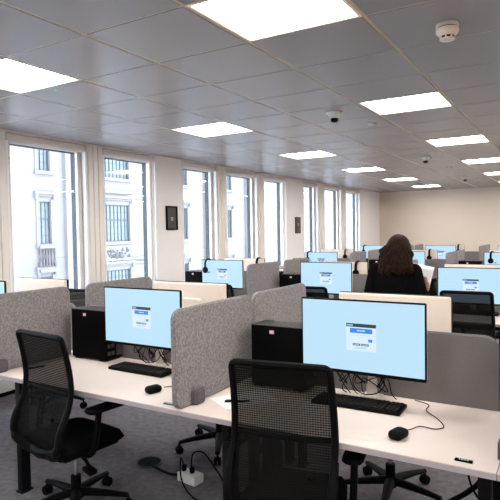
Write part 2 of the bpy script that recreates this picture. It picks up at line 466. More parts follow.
# ------------------------------------------------------------------ the building across the street
def building():
    X = -20.; t = thing('stone_building', (X, 22, -9), 0, 'pale stone office building across the street, seen through the windows', 'building')
    wl = MB(); Y = lambda y: y-22; Z = lambda z: z+9
    floors = [(-5.4, -3.55), (-2.1, -.25), (1.2, 3.05), (4.4, 6.25)]
    bays = [(9.6, 11.4, 'w'), (15.47, 16.10, 'n'), (19.3, 21.05, 'w'), (25.5, 26.0, 'n'), (30.2, 30.85, 'n')]
    ya, yb = 2., 70.
    ys = [ya]+[v for b in bays for v in b[:2]]+[yb]
    for a, b in zip(ys[0::2], ys[1::2]): wl.bx(-1, 0, Y(a), Y(b), 0, Z(8.6))
    zs = [-9]+[v for f in floors for v in f]+[8.6]
    for a, b, k in bays:
        for z0, z1 in zip(zs[0::2], zs[1::2]): wl.bx(-1, 0, Y(a), Y(b), Z(z0), Z(z1))
    wl.build('stone_wall', t, MT['stone'])
    cn = MB()
    for z in (-3.0, .22, 3.62, 6.75): cn.bx(0, .10, Y(16.9), Y(24.2), Z(z), Z(z+.14)).bx(0, .06, Y(16.9), Y(24.2), Z(z-.22), Z(z-.1))
    for a, b, k in bays:
        for z0, z1 in floors:
            cn.bx(0, .10, Y(a-.18), Y(b+.18), Z(z0-.16), Z(z0))
            cn.bx(0, .16, Y(a-.25), Y(b+.25), Z(z1+.32), Z(z1+.44)); cn.bx(0, .08, Y(a-.15), Y(b+.15), Z(z1+.22), Z(z1+.32))
            cn.bx(0, .14, Y(a-.22), Y(a-.08), Z(z1+.10), Z(z1+.32)).bx(0, .14, Y(b+.08), Y(b+.22), Z(z1+.10), Z(z1+.32))
            cn.bx(0, .05, Y(a-.14), Y(a), Z(z0), Z(z1+.1)).bx(0, .05, Y(b), Y(b+.14), Z(z0), Z(z1+.1))
    for y in (17.3, 23.6, 28.1, 33, 38.5): cn.bx(0, .18, Y(y-.45), Y(y+.45), 0, Z(8.6))
    cn.build('mouldings', t, MT['stone'])
    for a, b, k in bays[1:5]:
        for z0, z1 in floors[1:4]:
            f = MB(); n = 3 if k == 'w' else 1; bw = .05
            f.bx(-.14, -.06, Y(a), Y(a)+bw, Z(z0), Z(z1)).bx(-.14, -.06, Y(b)-bw, Y(b), Z(z0), Z(z1)).bx(-.14, -.06, Y(a), Y(b), Z(z1)-bw, Z(z1)).bx(-.14, -.06, Y(a), Y(b), Z(z0), Z(z0)+bw)
            f.bx(-.14, -.05, Y(a), Y(b), Z(z0)+1.05, Z(z0)+1.11)
            m_ = 7 if k == 'w' else 3
            for q in range(1, m_):
                yy = Y(a)+(b-a)*q/m_; bold = k == 'w' and q in (2, 5)
                th = .05 if bold else .018
                f.bx(-.13, -.07, yy-th/2, yy+th/2, Z(z0), Z(z1))
            for q in range(1, 5):
                zz = Z(z0)+(z1-z0)*q/5; f.bx(-.13, -.08, Y(a), Y(b), zz-.009, zz+.009)
            o = f.build('window', t, MT['bframe'])
            MB().bx(-.12, -.105, Y(a), Y(b), Z(z0), Z(z1)).build('pane', o, MT['bglass'])
    # carved relief panel under the wide window, balustrade under the narrow one
    for (a, b) in ((19.3, 21.05),):
        r = MB(); r.bx(0, .05, Y(a), Y(b), Z(.0), Z(1.0), MT['stone'])
        rnd = random.Random(3)
        for q in range(60):
            yy = Y(a)+.1+rnd.random()*(b-a-.2); zz = Z(.12)+rnd.random()*.72
            r.ball((.06, yy, zz), (.05, .03+.06*rnd.random(), .03+.05*rnd.random()), MT['stonedark'], (rnd.random()*3, 0, 0), seg=8)
        for q in (-1, 1): r.ball((.10, Y((a+b)/2)+q*.17, Z(.5)), (.06, .14, .19), MT['stonedark'], seg=10)
        r.build('carved_panel', t)
    bl = MB(); a, b = 15.35, 16.25
    bl.bx(.0, .22, Y(a), Y(b), Z(1.0), Z(1.12), MT['stone']).bx(.0, .22, Y(a), Y(b), Z(-.05), Z(.1), MT['stone'])
    for q in range(6): bl.lathe([(.03, 0), (.07, .12), (.055, .3), (.03, .5), (.05, .75), (.035, .9)], MT['stonedark'], Matrix.Translation((.12, Y(a)+.08+q*.148, Z(.1))), seg=10)
    bl.build('balustrade', t)
building()
tag(MB().bx(-20, XW-.5, -5, 70, -9.3, -9).build('street', m=MT['street_bounce']), kind='structure')

# ------------------------------------------------------------------ desks and what belongs to a bank
CEN = [2.745, 5.93, 9.13, 12.33]
DEPTH, ZD = .705, .75
BANK = ['nearest', 'second', 'third', 'farthest']
COLX = [(-1.65, -.235), (-3.09, -1.65), (-4.53, -3.09)]
COLN = ['right-hand', 'middle', 'window-side']
def where(k, side, c): return '%s place, %s side of %s bank' % (COLN[c], 'near' if side == 0 else 'far', BANK[k])

def make_desk(w, legs):
    """local: front edge at y=0, back at DEPTH, x from 0..w; z from the floor"""
    t = thing('desk', (0, 0, 0)); dl, dr = .06, .06
    g = .0015
    MB().bx(g, w-g, 0, DEPTH, ZD-.004, ZD, MT['desktop']).bx(g, w-g, 0.0, DEPTH, ZD-.026, ZD-.004, MT['deskedge']).build('desk_top', t)
    for x, y in legs:
        l = MB().box((x, y, (ZD-.026)/2+.006), (.046, .065, ZD-.026-.012), bev=.004)
        l.box((x, y, .006), (.06, .085, .012), bev=.003)
        l.build('leg', t, MT['blackmetal'])
    MB().bx(dl, w-dr, DEPTH-.12, DEPTH-.08, ZD-.085, ZD-.026).bx(dl-.02, dl+.02, .1, DEPTH-.1, ZD-.07, ZD-.026).bx(w-dr-.02, w-dr+.02, .1, DEPTH-.1, ZD-.07, ZD-.026).build('under_frame', t, MT['blackmetal'])
    ctr = MB().bx(.35, w-.35, DEPTH-.30, DEPTH-.29, ZD-.13, ZD-.05).bx(.35, w-.35, DEPTH-.30, DEPTH-.14, ZD-.13, ZD-.125)
    ctr.build('cable_tray', t, MT['blackmetal'])
    return t

def make_divider():
    """upright felt screen along local y from 0..L, foot on the desk top at z=0, one clamp"""
    t = thing('desk_divider', (0, 0, 0)); L, h = .725, .490
    MB().prism(rrect(L, h, .055, corners=(1, 0, 1, 1)), .028, MT['felt'], Matrix.Rotation(PI/2, 4, 'Z'), bev=.006).build('felt_panel', t)
    MB().prism(rrect(.080, .078, .016, x0=.118, z0=0.), .096, MT['feltclamp'], Matrix.Rotation(PI/2, 4, 'Z'), bev=.008).build('clamp', t)
    return t

def make_screen(w):
    t = MB().prism(rrect(w, .48, .07, z0=.62, corners=(1, 1, 1, 1)), .024, MT['fabricpanel'], None, bev=.006)
    return t.build('desk_screen')

def make_monitor():
    """origin: desk top, under the screen face; looks towards -y. Screen face at y=0, stand behind"""
    t = thing('monitor', (0, 0, 0)); w, h, zb = .625, .365, .152
    zc = zb+h/2
    b = MB().prism(rrect(w, h, .006, x0=-w/2, z0=zb, seg=3), .012, MT['black'], Matrix.Translation((0, .006, 0)))
    b.build('bezel', t)
    sh = MB().prism(rrect(w-.006, h-.006, .006, x0=-w/2+.003, z0=zb+.003, seg=4), .026, MT['monback'], Matrix.Translation((0, .025, 0)), bev=.008)
    sh.bx(-w/2+.01, w/2-.01, .0375, .0388, zb+.118, zb+.121, MT['hole'])
    sh.prism(rrect(.24, .20, .02, x0=-.12, z0=zb+.06, seg=4), .02, MT['monback'], Matrix.Translation((0, .046, 0)), bev=.006)
    sh.build('back_shell', t)
    s = MB(); sw, sh_ = w-.014, h-.024; z0 = zb+.016
    s.bx(-sw/2, sw/2, -.0012, .001, z0, z0+sh_, MT['s_bg'])
    # the login window in the middle of the display
    def rect(x0, x1, za, zb_, m, lift): s.bx(x0, x1, -.0012-lift, -.001, za, zb_, m)
    cw, ch = .150, .116; cx, cz = .004, zc-.008
    rect(cx-cw/2, cx+cw/2, cz-ch/2, cz+ch/2, MT['s_card'], .0003)
    rect(cx-cw/2, cx+cw/2, cz+ch/2, cz+ch/2+.017, MT['s_bar'], .0004)
    rect(cx-cw/2+.004, cx-cw/2+.034, cz+ch/2+.005, cz+ch/2+.011, MT['s_text'], .0006)
    rect(cx-.056, cx+.056, cz+ch/2-.029, cz+ch/2-.006, MT['s_blue'], .0005)
    for q in range(7): rect(cx-.02+q*.006, cx-.0155+q*.006, cz+ch/2-.020, cz+ch/2-.014, MT['s_card'], .0007)
    rect(cx-.045, cx+.045, cz+ch/2-.041, cz+ch/2-.038, MT['s_cyan'], .0005)
    rect(cx+.036, cx+.056, cz-.012, cz+.002, MT['s_blue'], .0005)
    rect(cx-.042, cx-.004, cz-.032, cz-.022, MT['s_dark'], .0005); rect(cx+.001, cx+.038, cz-.032, cz-.022, MT['s_dark'], .0005)
    for q in range(5): rect(cx-.038+q*.006, cx-.034+q*.006, cz-.029, cz-.025, MT['s_card'], .0007); rect(cx+.006+q*.006, cx+.010+q*.006, cz-.029, cz-.025, MT['s_card'], .0007)
    rect(cx-.032, cx+.028, cz-.048, cz-.037, MT['s_cyan'], .0005)
    s.build('screen', t, smooth=0)
    c = MB().box((0, .165, .165), (.052, .026, .33), MT['silver'], bev=.006)
    c.box((0, .11, .29), (.05, .12, .04), MT['silver'], bev=.006)
    c.build('stand_column', t)
    MB().box((0, .165, .006), (.10, .08, .012), MT['silver'], bev=.004).build('stand_base', t)
    return t

def add_cables(t, seed):
    r = random.Random(seed)
    for k in range(6):
        x = -.16+.055*k+r.uniform(-.02, .02); x2 = x+r.uniform(-.10, .12)
        side = -1 if k % 2 else 1
        pts = [(x, .06, .22), (x+.02*side, .075, .13+r.uniform(0, .03)), (x+side*.05, .11, .05+r.uniform(0, .04)), ((x+x2)/2-side*.03, .14, .09+r.uniform(0, .05)), (x2, .165, .03), (x2+.02, .18, -.0)]
        MB().tube(smooth_path(pts, 7), .0028, MT['black'], seg=6).build('cable', t)
    for k in range(1):
        a0 = r.uniform(-.10, -.02); pts = []
        for q in range(9):
            a = q*2*PI/7; pts.append((a0+.012*q+.055*math.cos(a), .10+.02*math.sin(a*1.3), .085+.055*math.sin(a)))
        MB().tube(smooth_path(pts, 4), .0028, MT['black'], seg=6).build('cable', t)

def make_pc():
    """broad side faces -y, rear ports face +x"""
    t = thing('computer_tower', (0, 0, 0)); L, D, h = .325, .155, .345
    MB().box((0, 0, h/2+.006), (L, D, h-.012), MT['pc'], bev=.005).build('case', t)
    MB().bx(-L/2, L/2, -D/2, D/2, h-.004, h, MT['pcgrey']).build('lid', t)
    MB().bx(-.045, -.018, -D/2-.0012, -D/2+.001, h-.046, h-.026, MT['sticker']).bx(-.041, -.022, -D/2-.0016, -D/2, h-.039, h-.032, MT['paper']).build('sticker', t)
    v = MB()
    for k in range(5): v.bx(L/2, L/2+.002, -.06, .0, h-.05-.018*k, h-.042-.018*k, MT['pcgrey'])
    for k in range(3):
        for q in range(2): v.bx(L/2, L/2+.003, -.06+.035*q, -.035+.035*q, .04+.05*k, .065+.05*k, MT['pcgrey'])
    v.bx(L/2, L/2+.0025, .02, .07, .03, .12, MT['pcgrey']).bx(L/2, L/2+.0025, .02, .07, .18, .30, MT['pcgrey'])
    v.build('rear_panel', t)
    for sx in (-1, 1): MB().bx(sx*.12-.03, sx*.12+.03, -D/2+.01, D/2-.01, 0, .006, MT['black']).build('foot', t)
    return t

def make_headset():
    """hung over a monitor's top edge (origin on the edge): band over the top, a cup each side"""
    t = thing('headset', (0, 0, 0))
    pts = []
    for k in range(17):
        a = PI*k/16; pts.append((0, -.062*math.cos(a), -.060+.062*math.sin(a)*1.05))
    MB().tube([(0, -.060, -.11)]+pts+[(0, .060, -.11)], .017, MT['black'], seg=10, flat=.45, up=(0, 1, 0)).build('headband', t)
    for s_ in (-1, 1):
        e = MB().cyl((0, s_*.060, -.135), .041, .026, MT['black'], (PI/2, 0, 0), bev=.005)
        e.cyl((0, s_*.047, -.135), .036, .012, MT['blackfabric'], (PI/2, 0, 0), bev=.004)
        e.build('ear_cup', t)
    MB().tube(smooth_path([(.01, -.066, -.15), (.045, -.068, -.165), (.075, -.062, -.16)], 5), .0035, MT['black'], seg=6).ball((.075, -.062, -.16), .008, MT['black'], seg=8).build('microphone_boom', t)
    return t

def make_keyboard():
    t = thing('keyboard', (0, 0, 0)); w, d = .44, .145
    MB().box((0, 0, .010), (w, d, .018), MT['black'], bev=.005).build('base', t)
    k = MB(); kx = .0195
    for r_ in range(6):
        y = d/2-.018-r_*.0215
        x = -w/2+.012
        while x < w/2-.02:
            grp = (x+w/2)
            if .295 < grp < .302 or .362 < grp < .37: x += .008; continue
            wkey = .0165
            if r_ == 5 and .095 < grp < .10: wkey = .10
            k.box((x+wkey/2, y, .0215), (wkey, .0175, .007), MT['key'], bev=.0015, seg=1)
            x += wkey+.003
    k.build('keys', t)
    return t

def make_mouse():
    t = thing('computer_mouse', (0, 0, 0))
    MB().box((0, 0, .0195), (.060, .086, .038), MT['black'], bev=.0175, seg=5).build('body', t)
    MB().cyl((0, .022, .034),   .008, .006, MT['pcgrey'], (0, PI/2, 0), seg=16).build('scroll_wheel', t)
    return t

P = {}
def put(kind, make, loc, rz, label, cat, group):
    if kind not in P: o = P[kind] = make()
    else: o = copy_tree(P[kind])
    o.location = loc; o.rotation_euler = (0, 0, rz)
    tag(o, label, cat, group); return o

# per monitor: centre x and height of its top edge, as seen
MON = {(0, 0, 0): (-.895, 1.268), (0, 0, 1): (-2.307, 1.268), (0, 0, 2): (-3.966, 1.268),
       (0, 1, 0): (-.868, 1.251), (0, 1, 1): (-2.278, 1.268), (0, 1, 2): (-3.817, 1.244),
       (1, 0, 0): (-.895, 1.215), (1, 0, 1): (-2.435, 1.244), (1, 0, 2): (-3.85, 1.253),
       (1, 1, 0): (-.917, 1.219), (1, 1, 1): (-2.406, 1.227), (1, 1, 2): (-3.794, 1.252),
       (2, 0, 0): (-.889, 1.235), (2, 0, 1): (-2.39, 1.240), (2, 0, 2): (-3.889, 1.219),
       (2, 1, 0): (-.872, 1.250), (2, 1, 1): (-2.294, 1.246), (2, 1, 2): (-3.766, 1.250),
       (3, 0, 0): (-1.056, 1.235), (3, 0, 1): (-2.50, 1.235), (3, 0, 2): (-3.988, 1.235),
       (3, 1, 0): (-.95, 1.235), (3, 1, 1): (-2.40, 1.235), (3, 1, 2): (-3.85, 1.235)}
HEADSETS = {(1, 0, 2), (1, 1, 1), (1, 1, 2), (2, 0, 0), (2, 0, 2), (2, 1, 1), (2, 1, 2), (3, 0, 2), (3, 1, 1)}
cable_monitors = {}
first_mon = True
protomon = make_monitor()
used_proto = False
for k in range(4):
    for c in range(3):
        xl, xr = COLX[c]; wdt = xr-xl
        for side in (0, 1):
            loc = (xl, CEN[k]-.005-DEPTH, 0) if side == 0 else (xr, CEN[k]+.005+DEPTH, 0)
            bk = DEPTH-.08
            if side == 0: legs = [[(.205, .14), (.205, bk), (wdt-.06, .18), (wdt-.06, bk)], [(.12, .10)], [(.12, .10), (.12, bk)]][c]
            else: legs = [[(.05, .14), (.05, bk), (wdt-.05, .14), (wdt-.05, bk)], [(.05, .14), (.05, bk)], [(wdt-.12, .14), (wdt-.12, bk)]][c]
            key = 'desk%d%d' % (c, side)
            put(key, lambda: make_desk(wdt, legs), loc, 0 if side == 0 else PI,
                'white-topped desk on black legs, '+where(k, side, c), 'desk', 'desks')
            # monitor
            mx, zt = MON[(k, side, c)]
            dz = zt-ZD-.517
            y = CEN[k]-.235 if side == 0 else CEN[k]+.235
            m = copy_tree(protomon) if used_proto else protomon
            used_proto = True
            m.location = (mx, y, ZD); m.rotation_euler = (0, 0, 0 if side == 0 else PI)
            for ch in m.children:
                if not ch.name.startswith('stand_'): ch.location.z = dz
            lab = ('monitor showing a small login window, ' if side == 0 else 'pale back of a monitor, ')+where(k, side, c)
            tag(m, lab, 'monitor', 'monitors on the desks')
            if k == 0 and side == 0: cable_monitors[c] = m
            if (k, side, c) in HEADSETS:
                hx = mx-.20 if side == 0 else mx+.19
                if (k, side, c) == (1, 0, 2): hx = mx-.215
                if (k, side, c) == (2, 0, 2): hx = mx-.235
                if (k, side, c) == (1, 1, 2): hx = mx+.22
                yy = y+.012 if side == 0 else y-.012
                put('headset', make_headset, (hx, yy, zt+.004), (0 if side == 0 else PI)+random.uniform(-.25, .25),
                    'black headset hung over the monitor, '+where(k, side, c), 'headset', 'headsets hung on monitors')
            # computer tower to the left of each user
            if (k, side, c) == (0, 0, 0): px, py = -1.385, 2.645
            elif (k, side, c) == (0, 0, 1): px, py = -2.845, 2.648
            else:
                px = xl+.24 if side == 0 else xr-.215
                py = CEN[k]-.145 if side == 0 else CEN[k]+.145
            if not (k == 0 and side == 1): put('pc', make_pc, (px, py, ZD), (0 if side == 0 else PI),
                'black computer tower with pink sticker, '+where(k, side, c), 'computer', 'computer towers on the desks')
        # fabric screen between the two sides
        o = put('dscreen%.3f' % wdt, lambda: make_screen(wdt-.115), (xl+.05, CEN[k], 0), 0,
                'smooth grey fabric screen between both sides, %s places of %s bank' % (COLN[c], BANK[k]), 'desk screen', 'fabric screens between facing desks')
    for xi, x in enumerate((-.195, -1.65, -3.112)):
        for side in (0, 1):
            if xi == 0 and (k > 0 or side == 1): continue
            gap = .012 if xi < 2 else .10 if side == 0 else .055
            loc = (x, CEN[k]-gap-.725, ZD) if side == 0 else (x, CEN[k]+gap+.725, ZD)
            nm = ['right end', 'between right-hand and middle places', 'between middle and window-side places'][xi]
            put('divider', make_divider, loc, 0 if side == 0 else PI,
                'mottled grey felt divider, %s, %s side of %s bank' % (nm, 'near' if side == 0 else 'far', BANK[k]), 'desk divider', 'felt dividers between desks')
for c, m in cable_monitors.items():
    if c < 2: add_cables(m, 11+c)

o = put('desk00', None, (-.235, CEN[0]-.005-DEPTH, 0), 0, 'white-topped desk continuing past the right edge beyond the last divider', 'desk', 'desks')
# keyboards, mice and small things on the nearest desks
def kb(x, y, rz, lab): return put('keyboard', make_keyboard, (x, y, ZD), rz, lab, 'keyboard', 'keyboards')
kb(-.910, 2.512, .02, 'black keyboard under the large front monitor')
kb(-2.315, 2.515, -.01, 'black keyboard in front of the left foreground monitor')
kb(-.86, 5.73, 0, 'black keyboard on the right-hand desk of second bank')
def ms(x, y, rz, lab, cpts):
    o = put('mouse', make_mouse, (x, y, ZD), rz, lab, 'mouse', 'computer mice')
    c, s_ = math.cos(-rz), math.sin(-rz)
    pts = [((a-x)*c-(b-y)*s_, (a-x)*s_+(b-y)*c, z) for a, b, z in cpts]
    return o, pts
o1, p1 = ms(-.622, 2.190, -.25, 'black corded mouse on the right foreground desk', [(-.622, 2.24, .012), (-.60, 2.31, .004), (-.575, 2.36, .004), (-.515, 2.355, .004), (-.485, 2.40, .004), (-.53, 2.49, .004), (-.60, 2.58, .004), (-.61, 2.67, .004), (-.68, 2.69, .01)])
o2, p2 = ms(-1.946, 2.200, -.3, 'black corded mouse on the left foreground desk', [(-1.935, 2.275, .012), (-1.905, 2.36, .004), (-1.87, 2.45, .004), (-1.86, 2.56, .004), (-1.92, 2.66, .004), (-2.0, 2.70, .01)])
MB().tube(smooth_path(p1, 6), .0022, MT['black'], seg=6).build('mouse_cable', o1)
MB().tube(smooth_path(p2, 6), .0022, MT['black'], seg=6).build('mouse_cable', o2)

def desk_tag(x, y, rz, m, lab):
    t = thing('desk_tag', (x, y, ZD), rz, lab, 'label')
    MB().box((0, 0, .003), (.062, .020, .006), m, bev=.0015).build('plate', t)
    s = MB()
    for q, ww in enumerate((.005, .008, .006, .007)): s.box((-.014+q*.0095, 0, .0062), (ww, .007, .0006), MT['palemark'])
    s.build('lettering', t)
desk_tag(-.352, 2.085, -.02, MT['hole'], 'small black desk label on the right foreground desk edge')
desk_tag(-1.742, 2.085, .05, MT['teal'], 'small blue-grey desk label beside the foreground felt divider')
tag(MB().box((0, 0, .0008), (.21, .297, .0015), MT['paper']).build('paper_sheet', loc=(-1.455, 2.33, ZD), rz=-.55), 'white sheet of paper on desk beside the foreground divider', 'paper')
def pen(x, y, z, rz, lab):
    t = thing('pen', (x, y, z), rz, lab, 'pen')
    MB().cyl((0, 0, .0055), .0055, .12, MT['black'], (0, PI/2, 0), seg=12).build('barrel', t)
    MB().cyl((.065, 0, .0055), .0055, .014, MT['pcgrey'], (0, PI/2, 0), r2=.001, seg=12).build('tip', t)
    MB().bx(-.055, -.02, -.002, .002, .011, .014, MT['pcgrey']).build('clip', t)
pen(-1.46, 2.27, ZD+.0016, .55, 'black pen lying on the white paper sheet')
pen(-2.985, 2.24, ZD, 1.2, 'black pen on the left foreground desk by the chair')

# ------------------------------------------------------------------ task chairs
def back_y(z):
    pts = [(.38, -.15), (.42, -.205), (.47, -.242), (.53, -.246), (.60, -.220), (.68, -.184), (.75, -.165), (.83, -.165), (.93, -.180), (1.08, -.218)]
    for (a, ya), (b, yb) in zip(pts, pts[1:]):
        if a <= z <= b:
            u = (z-a)/(b-a); return ya+(yb-ya)*u
    return pts[-1][1] if z > 1 else pts[0][1]
def sy_(z): return sum(back_y(z+d) for d in (-.04, -.02, 0, .02, .04))/5

def make_chair():
    """task chair: faces +y, origin on the floor under the lift"""
    t = thing('task_chair', (0, 0, 0))
    hub = MB().cyl((0, 0, .095), .042, .06, MT['black'], bev=.008).cyl((0, 0, .155), .029, .10, MT['black'], bev=.004)
    hub.build('column_sleeve', t)
    MB().cyl((0, 0, .27), .014, .16, MT['chrome']).build('gas_lift', t)
    for k in range(5):
        a = PI/2+.3+k*2*PI/5; c, s_ = math.cos(a), math.sin(a)
        l = MB().tube([(c*r, s_*r, z) for r, z in ((.02, .105), (.12, .10), (.22, .092), (.305, .082))], [.032, .028, .022, .017], MT['black'], seg=10, flat=.75, up=(0, 0, 1))
        lo = l.build('base_leg', t)
        w_ = MB()
        for q in (-1, 1):
            w_.cyl((c*.305-s_*q*.014, s_*.305+c*q*.014, .028), .028, .02, MT['black'], Matrix.Rotation(a, 4, 'Z') @ Matrix.Rotation(PI/2, 4, 'X'), seg=20, bev=.004)
        w_.cyl((c*.305, s_*.305, .062), .008, .04, MT['black'], seg=10).ball((c*.305, s_*.305, .045), (.02, .02, .016), MT['black'], seg=12)
        w_.build('caster', lo)
    MB().box((0, -.03, .375), (.19, .26, .06), MT['black'], bev=.014).box((0, 0, .335), (.10, .14, .04), MT['black'], bev=.010).build('tilt_mechanism', t)
    MB().tube(smooth_path([(.08, -.04, .365), (.18, -.06, .355), (.23, -.075, .335)], 4), .010, MT['black'], seg=8).box((.25, -.085, .325), (.075, .05, .026), MT['black'], (0, .2, 0), bev=.006).build('tilt_lever', t)
    # seat: moulded cushion
    sb = MB(); tb = bmesh.new(); n = 16; top = []; 
    import itertools
    def sp(u, v, up):
        x = .225*(u*math.sqrt(max(0, 1-v*v*.18))*(1-.06*max(0, v))); y = .005+.222*(v*math.sqrt(max(0, 1-u*u*.16)))
        e = max(abs(u), abs(v)); rim = max(0, (e-.82)/.18)
        z = .475-.018*(1-u*u)*(1-v*v)-.035*rim*rim - (.03*max(0, v-.5)**2*4) if up else .39
        return (x, y, z if up else .378+.03*rim)
    G = [[tb.verts.new(sp(-1+2*i/n, -1+2*j/n, True)) for j in range(n+1)] for i in range(n+1)]
    B_ = [[tb.verts.new(sp(-1+2*i/n, -1+2*j/n, False)) for j in range(n+1)] for i in range(n+1)]
    for i in range(n):
        for j in range(n):
            tb.faces.new((G[i][j], G[i+1][j], G[i+1][j+1], G[i][j+1])); tb.faces.new((B_[i][j], B_[i][j+1], B_[i+1][j+1], B_[i+1][j]))
    for i in range(n):
        tb.faces.new((G[i][0], B_[i][0], B_[i+1][0], G[i+1][0])); tb.faces.new((G[i][n], G[i+1][n], B_[i+1][n], B_[i][n]))
        tb.faces.new((G[0][i], G[0][i+1], B_[0][i+1], B_[0][i])); tb.faces.new((G[n][i], B_[n][i], B_[n][i+1], G[n][i+1]))
    bmesh.ops.recalc_face_normals(tb, faces=tb.faces)
    sb.take(tb, MT['blackfabric']).build('seat', t, smooth=60)
    MB().box((0, 0, .382), (.34, .36, .02), MT['black'], bev=.006).build('seat_pan', t)
    # back frame loop
    zb, zt = .415, 1.062
    def hw(z): return .220-.010*max(0, (z-.75)/.30)
    loop = []
    zs = [zb+.06+(zt-.082-zb)*k/16 for k in range(17)]
    right = [(hw(z), sy_(z), z) for z in zs]
    def corner(z0, z1, sgn_up, w0, n=5):
        out = []
        for k in range(1, n+1):
            a = PI/2*k/n
            z = z0+(z1-z0)*math.sin(a); x = w0-.026*(1-math.cos(a)) if sgn_up else w0-.10*(1-math.cos(a))
            out.append((x, sy_(min(z, 1.06)), z))
        return out
    topc = corner(zs[-1], zt, True, hw(zs[-1]))
    botc = corner(zs[0], zb, False, hw(zs[0]))
    half = [p for p in botc[::-1]]+right+topc
    loop = half+[(-x, y, z) for x, y, z in half[::-1]]
    MB().tube(loop, .0155, MT['black'], seg=8, closed=True, flat=1.0).build('back_frame', t)
    # mesh skin stretched inside
    mb = bmesh.new(); nz, nx = 28, 10; Gd = []
    for i in range(nz+1):
        z = zb+.004+(zt-zb-.008)*i/nz; row = []
        w_ = hw(z)-.004
        if z > zs[-1]: w_ -= .03*((z-zs[-1])/(zt-zs[-1]))**2
        if z < zs[0]: w_ -= .09*((zs[0]-z)/(zs[0]-zb))**2
        for j in range(nx+1):
            u = -1+2*j/nx; row.append(mb.verts.new((u*w_, sy_(z)-.006*(1-u*u), z)))
        Gd.append(row)
    for i in range(nz):
        for j in range(nx): mb.faces.new((Gd[i][j], Gd[i][j+1], Gd[i+1][j+1], Gd[i+1][j]))
    MB().take(mb, MT['mesh']).build('back_mesh', t, smooth=80)
    MB().tube([(x, sy_(.755)+.008-.010*(1-(x/.215)**2), .755-.006*(1-(x/.215)**2)) for x in [-.215+.043*k for k in range(11)]], .013, MT['black'], seg=8, flat=.6, up=(0, 1, 0)).build('lumbar_bar', t)
    MB().ball((.13, sy_(.62)-.018, .62), (.016, .010, .016), MT['black'], seg=14).build('lumbar_knob', t)
    # wide moulded yoke joining back and seat
    yk = MB()
    for q in (-1, 1):
        yk.tube(smooth_path([(q*.222, sy_(.68)-.002, .68), (q*.222, sy_(.56)-.008, .56), (q*.205, sy_(.48)-.010, .475), (q*.14, -.222, .425), (q*.05, -.195, .405), (q*.03, -.10, .385)], 6), [.016]*4+[.020]*8+[.026]*6+[.030]*6+[.026]*7, MT['black'], seg=10, flat=1.15)
    yk.tube([(x, -.222+.03*abs(x)/.15, .425-.012*(1-(abs(x)/.15)**2)) for x in (-.15, -.1, -.05, 0, .05, .1, .15)], .034, MT['black'], seg=10)
    yk.build('back_yoke', t)
    for q in (-1, 1):
        a = MB().tube(smooth_path([(q*.14, -.06, .385), (q*.235, -.07, .40), (q*.268, -.06, .46), (q*.272, -.03, .64)], 5), .020, MT['black'], seg=10, flat=.8)
        ao = a.build('armrest', t)
        MB().prism(rrect(.09, .26, .035, x0=q*.272-.045, z0=-.15), .026, MT['black'], Matrix.Translation((0, 0, .652)) @ Matrix.Rotation(-PI/2, 4, 'X') @ Matrix.Scale(-1, 4, (0, 0, 1)), bev=.008).build('arm_pad', ao)
    return t
def chair(x, y, deg, lab, sz=1.0):
    o = put('chair', make_chair, (x, y, 0), math.radians(deg), lab, 'office chair', 'black mesh task chairs')
    o.scale = (1, 1, sz); return o
chair(-1.075, 2.145, 10, 'black mesh task chair at the right foreground desk, seen from behind')
chair(-2.502, 2.14, -6, 'black mesh task chair at the left foreground desk, turned slightly right')
chair(-.95, 3.17, 180-8, 'black mesh task chair opposite, behind the large front monitor')
chair(-2.27, 3.29, 180+14, 'black mesh task chair opposite, its casters showing below the middle desk')
chair(-4.20, 3.42, 180+5, 'black mesh task chair opposite, showing between dividers near first window')
chair(-.845, 5.29, 3, 'black mesh task chair in second bank, right of the woman', .975)
chair(-2.37, 5.24, 2, 'black mesh task chair in second bank, top just above divider', .965)
chair(-3.52, 5.32, -4, 'black mesh task chair in second bank, nearest the windows', .94)

# ------------------------------------------------------------------ floor box, power block, loose cables
t = thing('floor_box', (-2.555, 2.83, 0), 0, 'round black floor box set in the carpet under the middle desk', 'floor box')
MB().tube([(.086*math.cos(a*PI/24), .086*math.sin(a*PI/24), .004) for a in range(48)], .007, MT['pcgrey'], seg=8, closed=True).build('rim', t)
MB().cyl((0, 0, .0035), .081, .006, MT['hole'], seg=40).build('lid', t)
t = thing('power_block', (-2.13, 2.745, 0), -.12, 'white power block with two black plugs on the carpet', 'power strip')
MB().box((0, 0, .029), (.155, .09, .058), MT['white'], bev=.006).build('body', t)
for q in (-1, 1): MB().box((q*.035-.02, 0, .076), (.022, .03, .042), MT['black'], (.1*q, 0, 0), bev=.005).build('plug', t)
tag(MB().tube(smooth_path([(-2.52, 2.80, .008), (-2.42, 2.77, .009), (-2.30, 2.75, .009), (-2.20, 2.745, .03)], 6), .009, MT['black'], seg=8).build('power_cable'), 'black power cable from the round floor box to white block', 'cable')
tag(MB().tube(smooth_path([(-2.12, 2.745, .098), (-2.10, 2.74, .19), (-2.0, 2.72, .22), (-1.88, 2.70, .13), (-1.78, 2.66, .07), (-1.62, 2.60, .10)], 8), .005, MT['black'], seg=8).build('power_cable'), 'black flex arching up from the white power block', 'cable')
tag(MB().tube(smooth_path([(-2.185, 2.745, .098), (-2.17, 2.70, .16), (-2.12, 2.64, .06), (-2.0, 2.58, .008), (-1.85, 2.55, .007), (-1.68, 2.55, .02), (-1.56, 2.56, .12)], 8), .005, MT['black'], seg=8).build('power_cable'), 'black flex looping along carpet from the white power block', 'cable')
tag(MB().tube(smooth_path([(-.33, 2.5, .72), (-.345, 2.5, .53), (-.40, 2.5, .45), (-.52, 2.52, .34), (-.68, 2.56, .15), (-.8, 2.6, .012)], 8), .012, MT['black'], seg=8).build('power_cable'), 'thick black cable hanging below the right foreground desk edge', 'cable')
